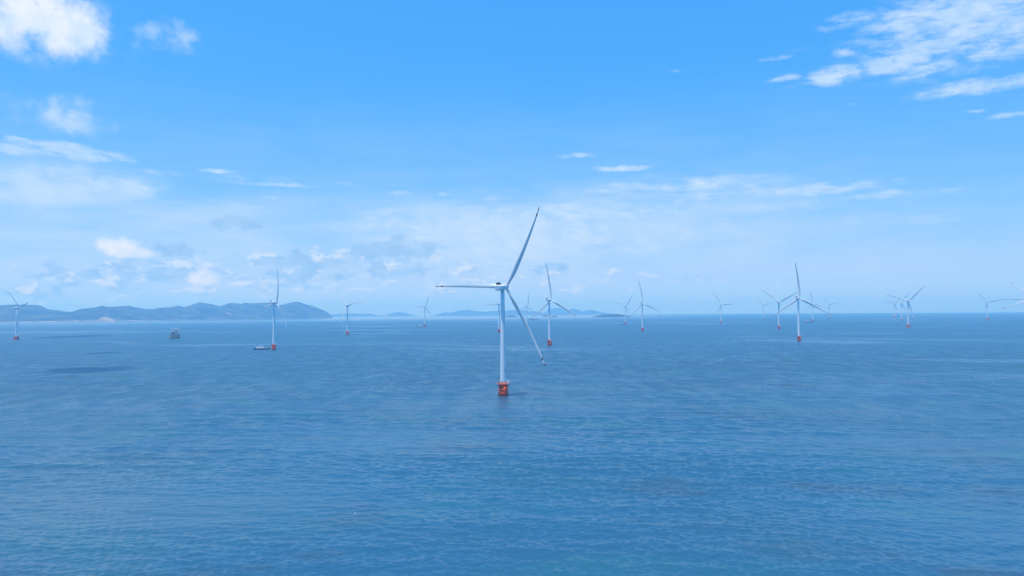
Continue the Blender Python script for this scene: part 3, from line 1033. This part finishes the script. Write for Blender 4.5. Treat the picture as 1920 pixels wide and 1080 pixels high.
# ------------------------------------------------------------------ boats
def hull_mesh(L, B, Dp, sheer=.5):
    b = MB()
    secs = []
    for i in range(15):
        f = i / 14.0
        x = -L / 2 + L * f
        w = B / 2 * (1.0 if f < .6 else max(.03, math.sqrt(max(0.0, 1 - ((f - .6) / .4) ** 2.0)))) * (.9 + .1 * min(1, f / .12))
        top = Dp + sheer * Dp * max(0.0, (f - .55) / .45) ** 2
        rake = max(0.0, f - .85) / .15 * L * .03
        secs.append([(x + rake, -w, top), (x + rake * .6, -w * .94, Dp * .35), (x, -w * .55, -1.2), (x, w * .55, -1.2), (x + rake * .6, w * .94, Dp * .35), (x + rake, w, top)])
    b.loft(secs)
    return b.mesh('hull')


def work_boat(loc, rz, s, label, group, white_hull=False):
    t = empty('work_boat', loc, rz, s)
    tag(t, label, 'boat', group)
    hl = put('hull', BOAT['hull'], None, t)
    put('fender_rail', BOAT['rail'], None, hl)
    dh = put('deckhouse', BOAT['house'], None, t)
    put('window', BOAT['win'], None, dh)
    put('mast', BOAT['mast'], None, t)
    put('deck_crane', BOAT['crane'], None, t)
    return t


BOAT = {'hull': hull_mesh(37, 8.2, 2.3)}
BOAT['hull'].materials.append(M['hull'])
b = MB()
for y in (-3.95, 3.95):
    b.tube((-18, y, 2.45), (4, y, 2.45), .22)
    for k in range(9):
        b.tube((-17.5 + k * 2.6, y, 2.4), (-17.5 + k * 2.6, y, 3.4), .06, seg=5)
    b.tube((-18, y, 3.4), (4, y, 3.4), .06, seg=5)
BOAT['rail'] = b.mesh('fender_rail')
BOAT['rail'].materials.append(M['grey'])
b = MB()
b.box((-4.0, 0, 4.1), (17, 6.8, 3.5), .3)
b.box((-3.0, 0, 6.4), (8.5, 5.2, 2.2), .3)
b.box((-2.4, 0, 7.65), (6.8, 5.8, .28), .1)
b.box((-7.2, 0, 6.2), (1.8, 2.2, 1.9), .2)
BOAT['house'] = b.mesh('deckhouse')
BOAT['house'].materials.append(M['white'])
b = MB()
for y in (-2.63, 2.63):
    b.box((-2.6, y, 6.6), (6.6, .08, .9))
b.box((1.28, 0, 6.6), (.08, 4.4, .9))
for k in range(5):
    for y in (-3.23, 3.23):
        b.box((-9.2 + k * 2.4, y, 4.2), (.9, .08, .7))
BOAT['win'] = b.mesh('window')
BOAT['win'].materials.append(M['window'])
b = MB()
b.tube((-3, 0, 7.7), (-3, 0, 12.5), .16, .06)
b.tube((-3, -1.4, 10.6), (-3, 1.4, 10.6), .07, seg=5)
b.box((-3, 0, 9.4), (.3, 2.2, .25))
BOAT['mast'] = b.mesh('mast')
BOAT['mast'].materials.append(M['white'])
b = MB()
b.tube((-14.5, 1.5, 2.2), (-14.5, 1.5, 5.6), .4)
b.tube((-14.5, 1.5, 5.4), (-9.0, 1.0, 7.6), .26, .14)
BOAT['crane'] = b.mesh('deck_crane')
BOAT['crane'].materials.append(M['grey'])

BG = 'boats among the turbines'
for (px, py, s, hd, lab) in (
        (491, 655.3, 1.0, 4, 'dark hulled work boat with a long white deckhouse, nearest of the boats'),
        (785.5, 613.0, 1.05, 176, 'small dark boat at the left of a turbine with a reddish base'),
        (1166, 608.2, 1.02, 3, 'small dark boat touching the foot of a turbine before the low island'),
        (1514.5, 603.9, 1.30, 2, 'pale boat left of the faint turbine behind the inverted Y turbine'),
        (470, 602.6, .95, 8, 'tiny dark speck of a boat close under the long hill range'),
        (307, 607.6, .75, 172, 'tiny boat beyond the substation, near the pale shore'),
        (863, 597.2, .55, 20, 'tiny boat before the hazy hills just left of the largest turbine')):
    work_boat(survey(px, py), math.radians(hd), s, lab, BG)


def barge(loc, rz, s, label):
    t = empty('cargo_ship', loc, rz, s)
    tag(t, label, 'ship', 'ships on the horizon')
    put('hull', SHIP['hull'], None, t)
    put('cargo_hatch', SHIP['hatch'], None, t)
    dh = put('deckhouse', SHIP['house'], None, t)
    put('funnel', SHIP['funnel'], None, dh)
    return t


SHIP = {'hull': hull_mesh(104, 17, 5.2, .35)}
SHIP['hull'].materials.append(M['hull'])
b = MB()
for k in range(4):
    b.box((-22 + k * 16.5, 0, 6.1), (14, 12, 1.8), .25)
SHIP['hatch'] = b.mesh('cargo_hatch')
SHIP['hatch'].materials.append(M['grey'])
b = MB()
b.box((-42, 0, 7.6), (12, 13, 5.0), .3)
b.box((-41, 0, 11.2), (8, 14.5, 2.4), .3)
SHIP['house'] = b.mesh('deckhouse')
SHIP['house'].materials.append(M['deckhouse'])
b = MB()
b.lathe([(1.5, 10), (1.3, 15)], 12, c=(-45.5, 0, 0))
SHIP['funnel'] = b.mesh('funnel')
SHIP['funnel'].materials.append(M['grey'])
barge(survey(1000, 599.2), math.radians(2), 1.0, 'long low dark cargo ship between the largest turbine and its right neighbour')
barge(survey(1887, 586.2), math.radians(-5), 1.4, 'faint cargo ship on the skyline near the right edge')

# ------------------------------------------------------------------ the air
hz = MB()
hz.box((0, 0, (560 - 220) / 2), (78000, 78000, 780))
hm = bpy.data.materials.new('haze_air')
hm.use_nodes = True
ht = hm.node_tree
ht.nodes.remove(ht.nodes['Principled BSDF'])
pv = ht.nodes.new('ShaderNodeVolumePrincipled')
pv.inputs['Color'].default_value = (*HAZE_COLOR, 1)
pv.inputs['Absorption Color'].default_value = (*HAZE_ABS, 1)
pv.inputs['Density'].default_value = HAZE_DENSITY
pv.inputs['Anisotropy'].default_value = HAZE_G
ht.links.new(pv.outputs[0], ht.nodes['Material Output'].inputs['Volume'])
hm.cycles.volume_sampling = 'DISTANCE'
hm.cycles.homogeneous_volume = True
tag(put('haze', hz.mesh('haze'), hm), kind='stuff')
